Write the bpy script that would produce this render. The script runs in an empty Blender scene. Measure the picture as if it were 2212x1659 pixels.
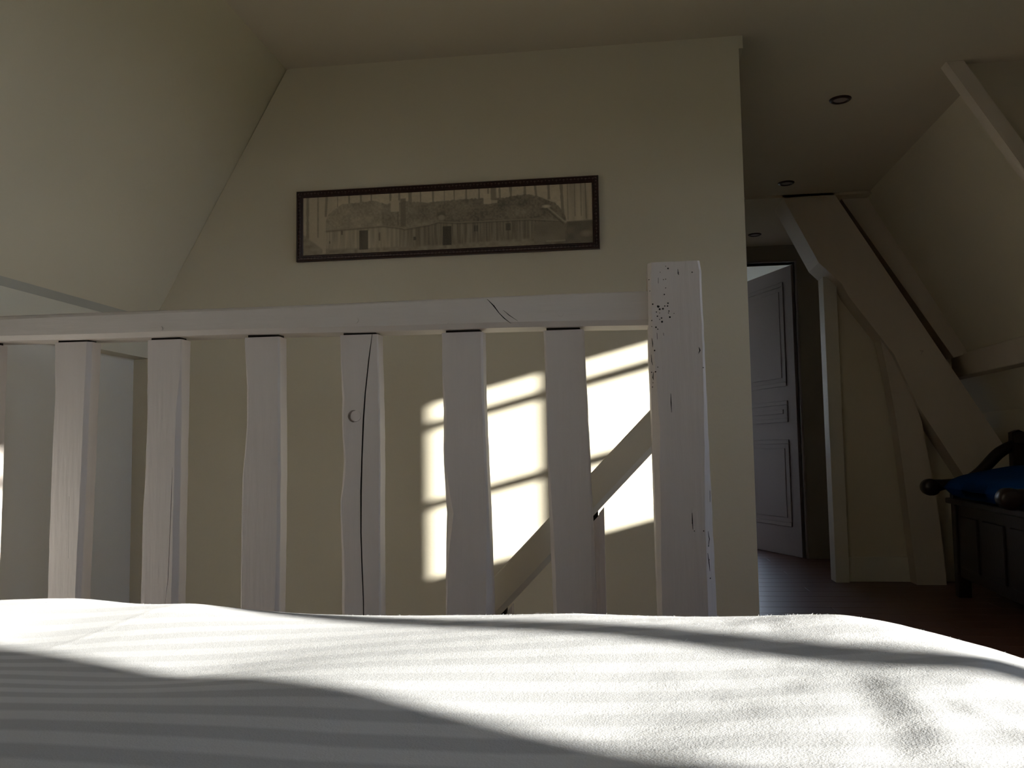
import bpy, bmesh, math, random
import numpy as np
from mathutils import Vector, Matrix

random.seed(7)
RNG = np.random.RandomState(11)
scene = bpy.context.scene
COL = scene.collection

# ------------------------------------------------------------------ camera
CAM_H = 0.74
YAW, PITCH, ROLL, FOC = math.radians(7.25690), math.radians(4.47816), math.radians(-0.90419), 1890.0
cy_, sy_, cp_, sp_ = math.cos(YAW), math.sin(YAW), math.cos(PITCH), math.sin(PITCH)
F_ = Vector((-sy_*cp_, cy_*cp_, sp_))
r0 = Vector((cy_, sy_, 0)); u0 = r0.cross(F_)
R_ = r0*math.cos(ROLL) + u0*math.sin(ROLL)
U_ = -r0*math.sin(ROLL) + u0*math.cos(ROLL)
cd = bpy.data.cameras.new('camera'); cam = bpy.data.objects.new('camera', cd); COL.objects.link(cam)
m = Matrix((R_, U_, -F_)).transposed().to_4x4(); m.translation = Vector((0, 0, CAM_H))
cam.matrix_world = m
cd.sensor_fit = 'HORIZONTAL'; cd.sensor_width = 36.0; cd.lens = 36.0*FOC/2212.0
cd.clip_start = 0.02; cd.clip_end = 300
scene.camera = cam

# ------------------------------------------------------------------ light
SUN_DIR = Vector((-1.8, 1.0, -0.468)).normalized()      # the way the sunlight travels
world = bpy.data.worlds.new('sky'); scene.world = world; world.use_nodes = True
wn = world.node_tree.nodes; wl = world.node_tree.links
bg = wn['Background']
wtc = wn.new('ShaderNodeTexCoord'); wsp = wn.new('ShaderNodeSeparateXYZ'); wl.new(wtc.outputs['Generated'], wsp.inputs[0])
ramp = wn.new('ShaderNodeValToRGB'); wl.new(wsp.outputs['Z'], ramp.inputs[0])      # clear winter sky, pale at the horizon
ramp.color_ramp.elements[0].color = (0.80, 0.88, 1.0, 1); ramp.color_ramp.elements[1].color = (0.28, 0.46, 0.90, 1)
ramp.color_ramp.elements[1].position = 0.8
wl.new(ramp.outputs[0], bg.inputs[0]); bg.inputs[1].default_value = 11.0
sl = bpy.data.lights.new('sun', 'SUN'); sl.energy = 20.5; sl.angle = math.radians(0.6); sl.color = (1.0, 0.96, 0.90)
sun = bpy.data.objects.new('sun', sl); COL.objects.link(sun)
sun.rotation_euler = SUN_DIR.to_track_quat('-Z', 'Y').to_euler(); sun.location = (6, -3, 4)
scene.view_settings.view_transform = 'Standard'; scene.view_settings.look = 'None'
scene.view_settings.gamma = 1.0; scene.view_settings.use_curve_mapping = False
scene.view_settings.exposure = 0.0
cyc = scene.cycles
cyc.use_denoising = True
try: cyc.denoiser = 'OPENIMAGEDENOISE'
except Exception: pass
cyc.max_bounces = 14; cyc.diffuse_bounces = 10; cyc.glossy_bounces = 4; cyc.transparent_max_bounces = 12
cyc.sample_clamp_indirect = 4.0; cyc.caustics_reflective = False; cyc.caustics_refractive = False

# ------------------------------------------------------------------ materials
def mat(name, color, rough=0.7, vary=0.06, scale=6.0, stretch=(1, 1, 1), bump=0.0, bscale=None, spec=0.3, metal=0.0):
    mt = bpy.data.materials.new(name); mt.use_nodes = True
    n = mt.node_tree.nodes; l = mt.node_tree.links; b = n['Principled BSDF']
    tc = n.new('ShaderNodeTexCoord'); mp = n.new('ShaderNodeMapping'); mp.inputs['Scale'].default_value = stretch
    l.new(tc.outputs['Object'], mp.inputs[0])
    ns = n.new('ShaderNodeTexNoise'); ns.inputs['Scale'].default_value = scale; ns.inputs['Detail'].default_value = 6
    l.new(mp.outputs[0], ns.inputs['Vector'])
    mx = n.new('ShaderNodeMix'); mx.data_type = 'RGBA'
    c = Vector(color)
    mx.inputs[6].default_value = (*[max(0, v*(1-vary)) for v in c], 1)
    mx.inputs[7].default_value = (*[min(1, v*(1+vary)) for v in c], 1)
    l.new(ns.outputs[0], mx.inputs[0]); l.new(mx.outputs[2], b.inputs['Base Color'])
    b.inputs['Roughness'].default_value = rough; b.inputs['Metallic'].default_value = metal
    b.inputs['Specular IOR Level'].default_value = spec
    if bump:
        n2 = n.new('ShaderNodeTexNoise'); n2.inputs['Scale'].default_value = bscale or scale*4; n2.inputs['Detail'].default_value = 5
        l.new(mp.outputs[0], n2.inputs['Vector'])
        bp = n.new('ShaderNodeBump'); bp.inputs['Strength'].default_value = bump; bp.inputs['Distance'].default_value = 0.004
        l.new(n2.outputs[0], bp.inputs['Height']); l.new(bp.outputs[0], b.inputs['Normal'])
    return mt
WALLC = (0.68, 0.62, 0.49)
M = {}
M['wall'] = mat('beige_wall_paint', WALLC, 0.85, 0.03, 2.0, bump=0.10, bscale=90)
M['ceil'] = mat('cream_ceiling_paint', (0.60, 0.54, 0.43), 0.9, 0.03, 3.0, bump=0.12, bscale=70)
M['kneewall'] = mat('pale_grey_wall_paint', (0.80, 0.79, 0.76), 0.85, 0.03, 2.0, bump=0.08, bscale=90)
M['trim'] = mat('white_trim_paint', (0.72, 0.69, 0.60), 0.6, 0.03, 4.0, bump=0.08, bscale=40)
M['wood'] = mat('white_painted_oak', (0.66, 0.60, 0.565), 0.55, 0.05, 5.0, (6, 6, 0.5), bump=0.35, bscale=14)
M['woodx'] = mat('white_painted_oak_rail', (0.66, 0.605, 0.56), 0.55, 0.05, 5.0, (0.5, 6, 6), bump=0.3, bscale=14)
M['beam'] = mat('painted_old_beam', (0.62, 0.55, 0.46), 0.65, 0.05, 3.0, (3, 3, 1), bump=0.4, bscale=10)
M['bare'] = mat('dark_wood_in_cracks', (0.02, 0.014, 0.01), 0.9, 0.3, 30)
M['floor'] = mat('dark_floorboards', (0.13, 0.058, 0.040), 0.42, 0.25, 4.0, (0.6, 6, 6), bump=0.15, bscale=12, spec=0.4)
M['subfloor'] = mat('dark_subfloor', (0.03, 0.018, 0.013), 0.8, 0.2, 4)
M['door'] = mat('grey_lilac_door_paint', (0.28, 0.24, 0.23), 0.5, 0.04, 4.0, bump=0.06, bscale=30)
M['darkwood'] = mat('dark_brown_oak', (0.014, 0.007, 0.0045), 0.38, 0.3, 5.0, (1, 6, 6), bump=0.15, bscale=10, spec=0.3)
M['blue'] = mat('deep_blue_cotton', (0.001, 0.032, 0.14), 0.9, 0.12, 20, bump=0.2, bscale=200, spec=0.05)
M['frame'] = mat('dark_carved_frame', (0.030, 0.012, 0.009), 0.34, 0.4, 60, spec=0.5)
M['orn'] = mat('bronzed_carving', (0.32, 0.24, 0.20), 0.35, 0.4, 90, spec=0.6, metal=0.3)
M['bronze'] = mat('dark_bronze', (0.035, 0.015, 0.012), 0.4, 0.2, 40, metal=0.5)
M['lens'] = mat('spotlight_lens', (0.30, 0.24, 0.24), 0.35, 0.1, 40)
M['mattress'] = mat('mattress_cotton', (0.7, 0.69, 0.66), 0.9, 0.04, 10)
M['render'] = mat('outside_plaster', (0.5, 0.46, 0.40), 0.9, 0.1, 3)
M['grass'] = mat('garden_grass', (0.07, 0.10, 0.035), 0.95, 0.3, 2)
def glass():
    mt = bpy.data.materials.new('window_glass'); mt.use_nodes = True
    n = mt.node_tree.nodes; l = mt.node_tree.links; n.remove(n['Principled BSDF'])
    t = n.new('ShaderNodeBsdfTransparent'); g = n.new('ShaderNodeBsdfGlossy'); g.inputs['Roughness'].default_value = 0.02
    t.inputs[0].default_value = (0.97, 0.98, 0.97, 1)
    x = n.new('ShaderNodeMixShader'); f = n.new('ShaderNodeFresnel'); f.inputs[0].default_value = 1.3
    l.new(f.outputs[0], x.inputs[0]); l.new(t.outputs[0], x.inputs[1]); l.new(g.outputs[0], x.inputs[2])
    l.new(x.outputs[0], n['Material Output'].inputs[0]); return mt
M['shadow_strip'] = mat('shadow_line_grey', (0.48, 0.47, 0.42), 0.8, 0.03, 3)  # grey stands in for the shadow line at the foot of the left slope
M['cheek'] = mat('shaded_wall_paint', (0.54, 0.49, 0.37), 0.85, 0.03, 2.0, bump=0.1, bscale=90)  # the wall paint again, darkened to put shade on the dormer cheek
M['endwall'] = mat('shaded_end_wall_paint', (0.30, 0.265, 0.21), 0.85, 0.03, 2.0, bump=0.1, bscale=90)  # wall colour darkened so the corridor's end reads as shaded
M['white'] = mat('white_wall_paint', (0.8, 0.78, 0.77), 0.9, 0.02, 3)
M['glass'] = glass()
def fabric():
    mt = bpy.data.materials.new('satin_striped_cotton'); mt.use_nodes = True
    n = mt.node_tree.nodes; l = mt.node_tree.links; b = n['Principled BSDF']
    tc = n.new('ShaderNodeTexCoord'); sp = n.new('ShaderNodeSeparateXYZ'); l.new(tc.outputs['Object'], sp.inputs[0])
    nz = n.new('ShaderNodeTexNoise'); nz.inputs['Scale'].default_value = 3.0; l.new(tc.outputs['Object'], nz.inputs['Vector'])
    a = n.new('ShaderNodeMath'); a.operation = 'MULTIPLY_ADD'; a.inputs[1].default_value = 0.03
    l.new(nz.outputs[0], a.inputs[0]); l.new(sp.outputs['Y'], a.inputs[2])
    c0 = n.new('ShaderNodeMath'); c0.operation = 'MULTIPLY_ADD'; c0.inputs[1].default_value = -0.06; l.new(sp.outputs['X'], c0.inputs[0]); l.new(a.outputs[0], c0.inputs[2])
    s = n.new('ShaderNodeMath'); s.operation = 'MULTIPLY'; s.inputs[1].default_value = 2*math.pi/0.041; l.new(c0.outputs[0], s.inputs[0])
    sn = n.new('ShaderNodeMath'); sn.operation = 'SINE'; l.new(s.outputs[0], sn.inputs[0])
    rp = n.new('ShaderNodeMapRange'); rp.inputs['From Min'].default_value = -0.35; rp.inputs['From Max'].default_value = 0.35
    l.new(sn.outputs[0], rp.inputs['Value'])
    mx = n.new('ShaderNodeMix'); mx.data_type = 'RGBA'
    mx.inputs[6].default_value = (0.53, 0.53, 0.54, 1); mx.inputs[7].default_value = (0.68, 0.68, 0.69, 1)
    l.new(rp.outputs[0], mx.inputs[0]); l.new(mx.outputs[2], b.inputs['Base Color'])
    mr = n.new('ShaderNodeMapRange'); mr.inputs['To Min'].default_value = 0.8; mr.inputs['To Max'].default_value = 0.55
    l.new(rp.outputs[0], mr.inputs['Value']); l.new(mr.outputs[0], b.inputs['Roughness'])
    b.inputs['Specular IOR Level'].default_value = 0.25
    b.inputs['Sheen Weight'].default_value = 0.10; b.inputs['Sheen Roughness'].default_value = 0.5
    w = n.new('ShaderNodeTexNoise'); w.inputs['Scale'].default_value = 900; w.inputs['Detail'].default_value = 2; l.new(tc.outputs['Object'], w.inputs['Vector'])
    w2 = n.new('ShaderNodeTexNoise'); w2.inputs['Scale'].default_value = 220; w2.inputs['Detail'].default_value = 4; l.new(tc.outputs['Object'], w2.inputs['Vector'])
    ad = n.new('ShaderNodeMath'); ad.operation = 'ADD'; l.new(w.outputs[0], ad.inputs[0]); l.new(w2.outputs[0], ad.inputs[1])
    bp = n.new('ShaderNodeBump'); bp.inputs['Strength'].default_value = 0.35; bp.inputs['Distance'].default_value = 0.0006
    l.new(ad.outputs[0], bp.inputs['Height']); l.new(bp.outputs[0], b.inputs['Normal'])
    return mt
M['fabric'] = fabric()

# ------------------------------------------------------------------ helpers
class MB:
    """collects shapes, links them as one mesh object"""
    def __init__(s): s.v = []; s.f = []; s.mi = []
    def add(s, vs, fs, mi=0):
        o = len(s.v); s.v += [tuple(p) for p in vs]; s.f += [tuple(i+o for i in f) for f in fs]; s.mi += [mi]*len(fs)
        return s
    def box(s, x0, x1, y0, y1, z0, z1, mi=0):
        return s.add([(x0,y0,z0),(x1,y0,z0),(x1,y1,z0),(x0,y1,z0),(x0,y0,z1),(x1,y0,z1),(x1,y1,z1),(x0,y1,z1)],
                     [(0,3,2,1),(4,5,6,7),(0,1,5,4),(1,2,6,5),(2,3,7,6),(3,0,4,7)], mi)
    def bbox(s, x0, x1, y0, y1, z0, z1, b=0.005, mi=0):
        """box with chamfered edges"""
        vs = []; 
        for zz, zi in ((z0, 0), (z1, 1)):
            pass
        bm = bmesh.new(); bmesh.ops.create_cube(bm, size=1)
        for v in bm.verts: v.co = Vector(((x0+x1)/2 + v.co.x*(x1-x0), (y0+y1)/2 + v.co.y*(y1-y0), (z0+z1)/2 + v.co.z*(z1-z0)))
        bmesh.ops.bevel(bm, geom=list(bm.edges), offset=b, segments=2, affect='EDGES', profile=0.5)
        return s.frombm(bm, mi)
    def frombm(s, bm, mi=0):
        bm.verts.ensure_lookup_table(); bm.verts.index_update()
        s.add([v.co.copy() for v in bm.verts], [[v.index for v in f.verts] for f in bm.faces], mi); bm.free(); return s
    def prism(s, poly, axis, a, b, mi=0):
        """polygon (2D, anticlockwise) pushed from a to b along axis ('x','y','z')"""
        n = len(poly)
        def P(q, t):
            return {'y': (q[0], t, q[1]), 'x': (t, q[0], q[1]), 'z': (q[0], q[1], t)}[axis]
        vs = [P(q, a) for q in poly] + [P(q, b) for q in poly]
        fs = [tuple(range(n)), tuple(range(2*n-1, n-1, -1))] + [(i+n, (i+1) % n+n, (i+1) % n, i) for i in range(n)]
        return s.add(vs, fs, mi)
    def loft(s, rings, mi=0, cap=True):
        n = len(rings[0]); vs = [p for r in rings for p in r]; fs = []
        for k in range(len(rings)-1):
            for i in range(n):
                j = (i+1) % n; fs.append((k*n+i, k*n+j, (k+1)*n+j, (k+1)*n+i))
        if cap: fs += [tuple(range(n-1, -1, -1)), tuple((len(rings)-1)*n+i for i in range(n))]
        return s.add(vs, fs, mi)
    def cyl(s, c, axis, r, h, n=16, mi=0, r2=None):
        c = Vector(c); ax = Vector(axis).normalized(); a = ax.orthogonal().normalized(); b = ax.cross(a)
        r2 = r if r2 is None else r2
        rg = [[c + a*rr*math.cos(2*math.pi*i/n) + b*rr*math.sin(2*math.pi*i/n) + ax*t for i in range(n)] for rr, t in ((r, 0), (r2, h))]
        return s.loft(rg, mi)
    def tube(s, pts, radii, n=12, mi=0, flat=1.0):
        rings = []
        for i, p in enumerate(pts):
            p = Vector(p); d = (Vector(pts[min(i+1, len(pts)-1)]) - Vector(pts[max(i-1, 0)])).normalized()
            a = d.cross(Vector((0, 1, 0.001))).normalized(); b = d.cross(a)
            r = radii[i] if hasattr(radii, '__len__') else radii
            rings.append([p + a*r*math.cos(2*math.pi*k/n) + b*r*flat*math.sin(2*math.pi*k/n) for k in range(n)])
        return s.loft(rings, mi)
    def build(s, name, mats, parent=None, smooth=False, flip=True):
        me = bpy.data.meshes.new(name); me.from_pydata([tuple(v) for v in s.v], [], s.f)
        if not isinstance(mats, (list, tuple)): mats = [mats]
        for m_ in mats: me.materials.append(M[m_] if isinstance(m_, str) else m_)
        me.polygons.foreach_set('material_index', s.mi)
        if flip:
            bm = bmesh.new(); bm.from_mesh(me); bmesh.ops.recalc_face_normals(bm, faces=bm.faces); bm.to_mesh(me); bm.free()
        if smooth: me.polygons.foreach_set('use_smooth', [True]*len(me.polygons))
        me.update()
        o = bpy.data.objects.new(name, me); COL.objects.link(o)
        if parent is not None: o.parent = parent
        return o
def empty(name, loc=(0, 0, 0), rz=0):
    o = bpy.data.objects.new(name, None); o.empty_display_size = 0.1; COL.objects.link(o); o.location = loc; o.rotation_euler = (0, 0, rz); return o
def tag(o, label=None, cat=None, group=None, kind=None):
    for k, v in (('label', label), ('category', cat), ('group', group), ('kind', kind)):
        if v: o[k] = v
    return o
def struct(o, label=None): return tag(o, label, kind='structure')
def local(o, parent):
    """keep world-placed mesh data when parented to an Empty that stands elsewhere"""
    o.matrix_parent_inverse = Matrix.Translation(parent.location).inverted() if parent.rotation_euler.z == 0 else \
        (Matrix.Translation(parent.location) @ Matrix.Rotation(parent.rotation_euler.z, 4, 'Z')).inverted()
    return o
def cut(o, cutter_mb, mats=('bare',)):
    """carve cracks and holes out of a mesh for good"""
    c = cutter_mb.build('cutter', list(mats))
    md = o.modifiers.new('cut', 'BOOLEAN'); md.operation = 'DIFFERENCE'; md.solver = 'EXACT'; md.object = c
    try: md.material_mode = 'TRANSFER'
    except Exception: pass
    try: md.use_self = True
    except Exception: pass
    dg = bpy.context.evaluated_depsgraph_get(); dg.update()
    me = bpy.data.meshes.new_from_object(o.evaluated_get(dg), depsgraph=dg)
    o.modifiers.remove(md); old = o.data
    if len(me.polygons) > len(old.polygons): me.name = old.name; o.data = me
    cm = c.data; bpy.data.objects.remove(c); bpy.data.meshes.remove(cm)

# ------------------------------------------------------------------ the attic shell
CH = 2.15; XL = -1.766; YB = 2.97; XR = 2.35; YE = 6.13; KR = 2.05; Y0 = -3.0
LX, LZ = -1.687, 1.246                       # where the left slope ends above the purlin
LT = -1.182                                  # left slope meets the ceiling
RT = 1.37                                    # right slope meets the ceiling
def rz(x): return CH - 1.80*(x-RT)

b = MB()                                     # floor slab with the stairwell left open
b.box(XL-.1, XR+.1, Y0-.1, 2.08, -.2, -.022); b.box(.42, XR+.1, 2.08, YB, -.2, -.022); b.box(-2.2, XR+.1, YB, 9.1, -.2, -.022)
floor = struct(b.build('floor', 'subfloor'), 'dark reddish brown board floor beyond the bed')
pw = 0.155; y = Y0; row = 0
pl_meshes = {}
def plank(x0, x1, y0_):
    L = round(x1-x0, 3)
    if L not in pl_meshes:
        mb = MB(); mb.bbox(0, L, 0, pw-.003, -.022, 0, .0015); o = mb.build('floorboard', 'floor', floor); pl_meshes[L] = o.data
    else:
        o = bpy.data.objects.new('floorboard', pl_meshes[L]); COL.objects.link(o); o.parent = floor
    o.location = (x0, y0_, 0)
while y < 9.0:
    if y + pw <= 2.08: xa = XL
    else: xa = .43
    xb = XR if y < 3.35 else KR
    if y > YE: xa, xb = -0.4, 2.0
    js = [xa] + ([xa + (.9, 1.6, .5, 1.25)[row % 4]] if xb-xa > 1 else []) + ([xa + (.9, 1.6, .5, 1.25)[row % 4] + 1.7] if xb-xa > 3.6 else []) + [xb]
    for i in range(len(js)-1): plank(js[i]+.001, js[i+1]-.001, y)
    y += pw; row += 1

b = MB(); b.box(LT-.9, XR+.1, Y0-.1, 4.95, CH, CH+.12); b.box(LT-.9, XR+.1, 4.95, YE+.05, CH-.014, CH+.12)
ceiling = struct(b.build('ceiling', 'ceil'), 'flat cream ceiling of the attic')
struct(MB().box(-2.1, XR+.1, YE+.05, 9.1, CH-.014, CH+.12).build('ceiling_far_room', 'white'), 'pale ceiling of the room beyond the open door')
# left roof slope, purlin and knee wall
b = MB(); b.prism([(LX, LZ), (LT, CH+.02), (LT-.12, CH+.06), (LX-.12, LZ+.03)], 'y', Y0-.1, YB+.1)
struct(b.build('ceiling_slope_left', 'wall'), 'sloping beige wall on the left under the ceiling')
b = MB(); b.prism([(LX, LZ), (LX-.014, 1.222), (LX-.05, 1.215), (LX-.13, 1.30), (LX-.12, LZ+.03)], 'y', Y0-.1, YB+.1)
struct(b.build('shadow_line_strip', 'shadow_strip'), 'narrow strip painted grey as a shadow line along the foot of the left slope')
b = MB(); b.prism([(-1.700, 1.10), (-1.700, 1.2225), (-1.90, 1.2225), (-1.90, 1.10)], 'y', Y0-.1, YB+.05)
struct(b.build('trim_2', 'trim'), 'white purlin beam low on the left wall')
b = MB(); b.box(XL-.12, XL, Y0-.1, YB+.1, -2.4, 1.13)
struct(b.build('wall_left', 'kneewall'), 'low grey knee wall on the left behind the railing')
# back wall of the stairwell (with the picture), cut to the slope
b = MB(); b.prism([(XL-.1, -2.4), (.421, -2.4), (.421, 2.105), (.435, 2.105), (.435, CH+.01), (LT, CH+.01), (LX, LZ), (XL-.1, LZ-.16)], 'y', YB, YB+.11)
struct(b.build('wall_back', 'wall'), 'beige wall with the framed picture, patches of sunlight on it')
# corridor, end wall with doorway, next room
b = MB(); b.box(.31, .421, YB+.11, YE+.02, 0-.02, CH)
struct(b.build('wall_corridor', 'wall'), 'left wall of the dark corridor')
DX0, DX1, DZ = .43, 1.187, 2.015
b = MB(); b.box(-2.2, DX0, YE, YE+.1, 0-.02, CH); b.box(DX1, 3.0, YE, YE+.1, 0-.02, CH); b.box(DX0, DX1, YE, YE+.1, DZ, CH)
struct(b.build('wall_end', 'endwall'), 'end wall of the corridor around the doorway, coloured dark for shade')
b = MB(); b.box(2.0, 2.1, YE+.1, 8.1, -.02, CH); b.box(2.0, 2.1, 8.7, 9.1, -.02, CH); b.box(2.0, 2.1, 8.1, 8.7, -.02, .8); b.box(2.0, 2.1, 8.1, 8.7, 1.95, CH); b.box(-.6, -.4, YE+.1, 9.1, -.02, CH)
b.box(-.4, .2, 9.0, 9.1, -.02, CH); b.box(1.9, 2.0, 9.0, 9.1, -.02, CH); b.box(.2, 1.9, 9.0, 9.1, -.02, .8); b.box(.2, 1.9, 9.0, 9.1, 2.0, CH)
struct(b.build('wall_far_room', 'white'), 'pale walls of the room beyond the open door')
# right side: dormer wall with windows, cheek, slope and knee wall beyond
WT = .04
W3 = dict(name='added_window_3', cols=[(-2.06, -1.91), (-1.86, -1.71)], z0=1.05, bars=[1.432, 1.703], z1=1.775)  # unseen window added behind the camera for more sun bounce
W4 = dict(name='added_window_4', cols=[(2.15, 2.36)], z0=1.102, bars=[1.348, 1.618], z1=1.69)  # unseen window added to bring light to the corridor and wall corner
W1 = dict(name='window_1', cols=[(1.296, 1.504), (1.566, 1.781)], z0=1.102, bars=[1.348, 1.618], z1=1.69)
W2 = dict(name='window_2', cols=[(-.885, -.670), (-.615, -.400), (-.345, -.130)], z0=1.05, bars=[1.432, 1.703], z1=1.775)
FR = .05
def win_outer(w): return (w['cols'][0][0]-.022-FR, w['cols'][-1][1]+FR, w['z0']-FR, w['z1']+.0104+FR)
b = MB()
a1 = win_outer(W1); a2 = win_outer(W2); a3 = win_outer(W3); a4 = win_outer(W4)
ys = [Y0-.1, a3[0], a3[1], a2[0], a2[1], a1[0], a1[1], a4[0], a4[1], 3.45]
for i in (0, 2, 4, 6, 8): b.box(XR, XR+WT, ys[i], ys[i+1], -.2, CH+.05)
for a in (a1, a2, a3, a4): b.box(XR, XR+WT, a[0], a[1], -.2, a[2]); b.box(XR, XR+WT, a[0], a[1], a[3], CH+.05)
struct(b.build('wall_right', 'wall'), 'right wall with the casement windows that let the sun in')
def window(w):
    a = win_outer(w); c = ((a[0]+a[1])/2, (a[2]+a[3])/2)
    e = struct(empty(w['name'], (XR, c[0], c[1])), 'white wooden casement window with glazing bars')
    x0, x1 = XR, XR+WT; lo = w['cols'][0][0]-.022; hi = w['cols'][-1][1]; zt = w['z1']+.0104
    mb = MB(); mb.bbox(x0, x1, a[0], lo, a[2], a[3], .004); mb.bbox(x0, x1, hi, a[1], a[2], a[3], .004)
    mb.bbox(x0, x1, lo, hi, a[2], w['z0'], .002); mb.bbox(x0, x1, lo, hi, zt, a[3], .002)
    local(mb.build('window_frame', 'trim', e), e)
    for i in range(len(w['cols'])-1):
        mb = MB(); mb.bbox(x0, x1, w['cols'][i][1], w['cols'][i+1][0]-.022, w['z0'], zt, .003); local(mb.build('mullion', 'trim', e), e)
    for i, (ya, yb) in enumerate(w['cols']):
        yl = ya-.022
        for z in w['bars']:
            mb = MB(); mb.bbox(x0+.005, x0+.032, yl, yb, z-.011, z+.019, .003); local(mb.build('glazing_bar', 'trim', e), e)
        zz = [w['z0']] + w['bars'] + [zt]
        for j in range(len(zz)-1):
            mb = MB(); mb.box(x0+.017, x0+.020, yl, yb, zz[j], zz[j+1]); local(mb.build('pane', 'glass', e), e)
window(W1); window(W2); window(W3); window(W4)
e = struct(empty('added_window_5', (1.05, 9.03, 1.4)), 'window added to brighten the far room')  # unseen window added to light the far room's ceiling
for (xa, xb_, za, zb_) in ((.2, .25, .8, 2.0), (1.85, 1.9, .8, 2.0), (1.03, 1.07, .85, 1.95), (.25, 1.85, .8, .85), (.25, 1.85, 1.95, 2.0)):
    mb = MB(); mb.bbox(xa, xb_, 9.02, 9.07, za, zb_, .004); local(mb.build('window_frame', 'trim', e), e)
e2_ = struct(empty('added_window_6', (2.03, 8.4, 1.4)), 'side window added to brighten the far room')  # second unseen window, added to let sun brighten the far room
for (ya, yb_, za, zb_) in ((8.1, 8.15, .8, 1.95), (8.65, 8.7, .8, 1.95), (8.15, 8.65, .8, .85), (8.15, 8.65, 1.9, 1.95)):
    mb = MB(); mb.bbox(2.01, 2.06, ya, yb_, za, zb_, .004); local(mb.build('window_frame', 'trim', e2_), e2_)
mb = MB(); mb.box(2.03, 2.034, 8.15, 8.65, .85, 1.9); local(mb.build('pane', 'glass', e2_), e2_)
mb = MB(); mb.box(.25, 1.85, 9.04, 9.044, .85, 1.95); local(mb.build('pane', 'glass', e), e)
struct(MB().box(XL-.1, XR+.1, Y0-.1, Y0, -.2, CH+.05).build('wall_rear', 'wall'), 'wall behind the bed')
# dormer cheek at y 3.33 with its edge trim
b = MB(); b.prism([(1.262, CH+.01), (XR+.02, CH+.01), (XR+.02, -.02), (KR, -.02), (KR, CH-1.70*(KR-1.262))], 'y', 3.335, 3.40)
struct(b.build('wall_dormer_cheek', 'cheek'), 'triangular dormer cheek at the upper right, coloured darker for shade')
def sl_pt(x, z, t): return (x+t, z-1.70*t)
b = MB(); b.prism([(1.207, CH+.005), (1.268, CH+.005), (1.268+.80, CH-1.70*.80), (1.207+.80, CH-1.70*.80)], 'y', 3.30, 3.357)
struct(b.build('trim_3', 'beam'), 'pale slanting timber edge of the dormer at the upper right')
b = MB(); b.prism([(RT, CH+.02), (RT+.12, CH+.04), (KR+.14, 1.0), (KR+.02, rz(KR+.02))], 'y', 3.37, YE+.05)
struct(b.build('ceiling_slope_right', 'wall'), 'dark roof slope on the right beyond the dormer')
b = MB(); b.box(KR, KR+.1, 3.40, YE+.05, -.02, 1.1)
struct(b.build('wall_right_knee', 'wall'), 'low knee wall behind the bench')
b = MB(); b.bbox(1.85, 2.08, 3.40, YE, 1.12, 1.245, .006)
struct(b.build('trim_4', 'beam'), 'horizontal purlin beam on the right slope above the bench')
# far truss: principal rafter, thin rafter strip, leaning post, tie under ceiling
b = MB()
b.prism([(.905, CH), (1.185, CH), (1.725, 1.209), (1.978, .767), (2.06, .62), (2.06, .13), (1.782, .586), (1.577, .948), (1.462, 1.24), (1.24, 1.566), (1.205, 1.64), (1.09, 1.76)], 'y', 4.95, 5.215)
ob = b.build('rafter_beam', 'beam'); cb = MB(); cb.cyl((1.595, 4.94, 1.245), (0, 1, 0), .013, .02, 14); cb.cyl((1.609, 4.94, 1.25), (0, 1, 0), .006, .018, 10)
cut(ob, cb, ('beam',)); tag(ob, 'broad painted rafter beam slanting down from ceiling behind the bench', 'beam')
b = MB(); b.prism([(1.240, CH), (1.40, CH), (1.40+.50, CH-1.8*.50), (1.240+.56, CH-1.66*.56)], 'y', 5.04, 5.215)
tag(b.build('rafter_strip', 'beam'), 'thin rafter flush with the dark slope just behind the broad rafter beam', 'beam')
b = MB(); b.prism([(1.532, 0), (1.683, 0), (1.672, .2), (1.655, .45), (1.63, .62), (1.60, .87), (1.574, .96), (1.462, 1.235), (1.405, 1.33), (1.44, 1.10), (1.468, .88), (1.49, .62), (1.505, .40), (1.525, .12)], 'y', 4.985, 5.10)
tag(b.build('leaning_post', 'beam'), 'leaning pale timber post under the rafter beam, foot on the floor', 'post')
# panel wall between corridor and slope
b = MB(); b.prism([(1.12, CH), (1.42, CH), (1.95, 1.2), (1.75, 1.0)], 'y', 5.216, 5.24)  # backing board added to block light and keep the rafter gap dark
b.prism([(1.17, 0), (KR, 0), (KR, .50), (1.78, .80), (1.52, 1.20), (1.21, 1.66), (1.17, 1.70)], 'y', 5.11, 5.17)
e = struct(b.build('wall_partition', 'wall'), 'narrow partition wall right of the open door, with an added light-blocking backing')
b = MB(); b.bbox(1.131, 1.204, 5.055, 5.175, 0, 1.70, .003); struct(b.build('trim_6', 'trim'), 'white upright casing at the edge of the narrow partition wall')
b = MB(); b.bbox(1.205, 1.545, 5.095, 5.112, 0, .135, .003); struct(b.build('baseboard_right', 'trim'), 'pale baseboard of the narrow partition wall')
# stairwell shaft below the floor
struct(MB().box(-1.766, .52, 2.0, 2.08, -2.4, -.022).build('wall_stairwell_front', 'wall'), 'near wall of the stairwell below the floor')
struct(MB().box(.42, .52, 2.08, YB, -2.4, -.022).build('wall_stairwell_right', 'wall'), 'right wall of the stairwell below the floor')
struct(MB().box(XL-.1, .52, 2.0, YB+.1, -2.5, -2.4).build('floor_lower', 'floor'), 'floor at the foot of the stairs')
struct(MB().box(-40, 60, -60, 60, -3.0, -2.9).build('ground', 'grass'), 'garden ground outside the house')

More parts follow.
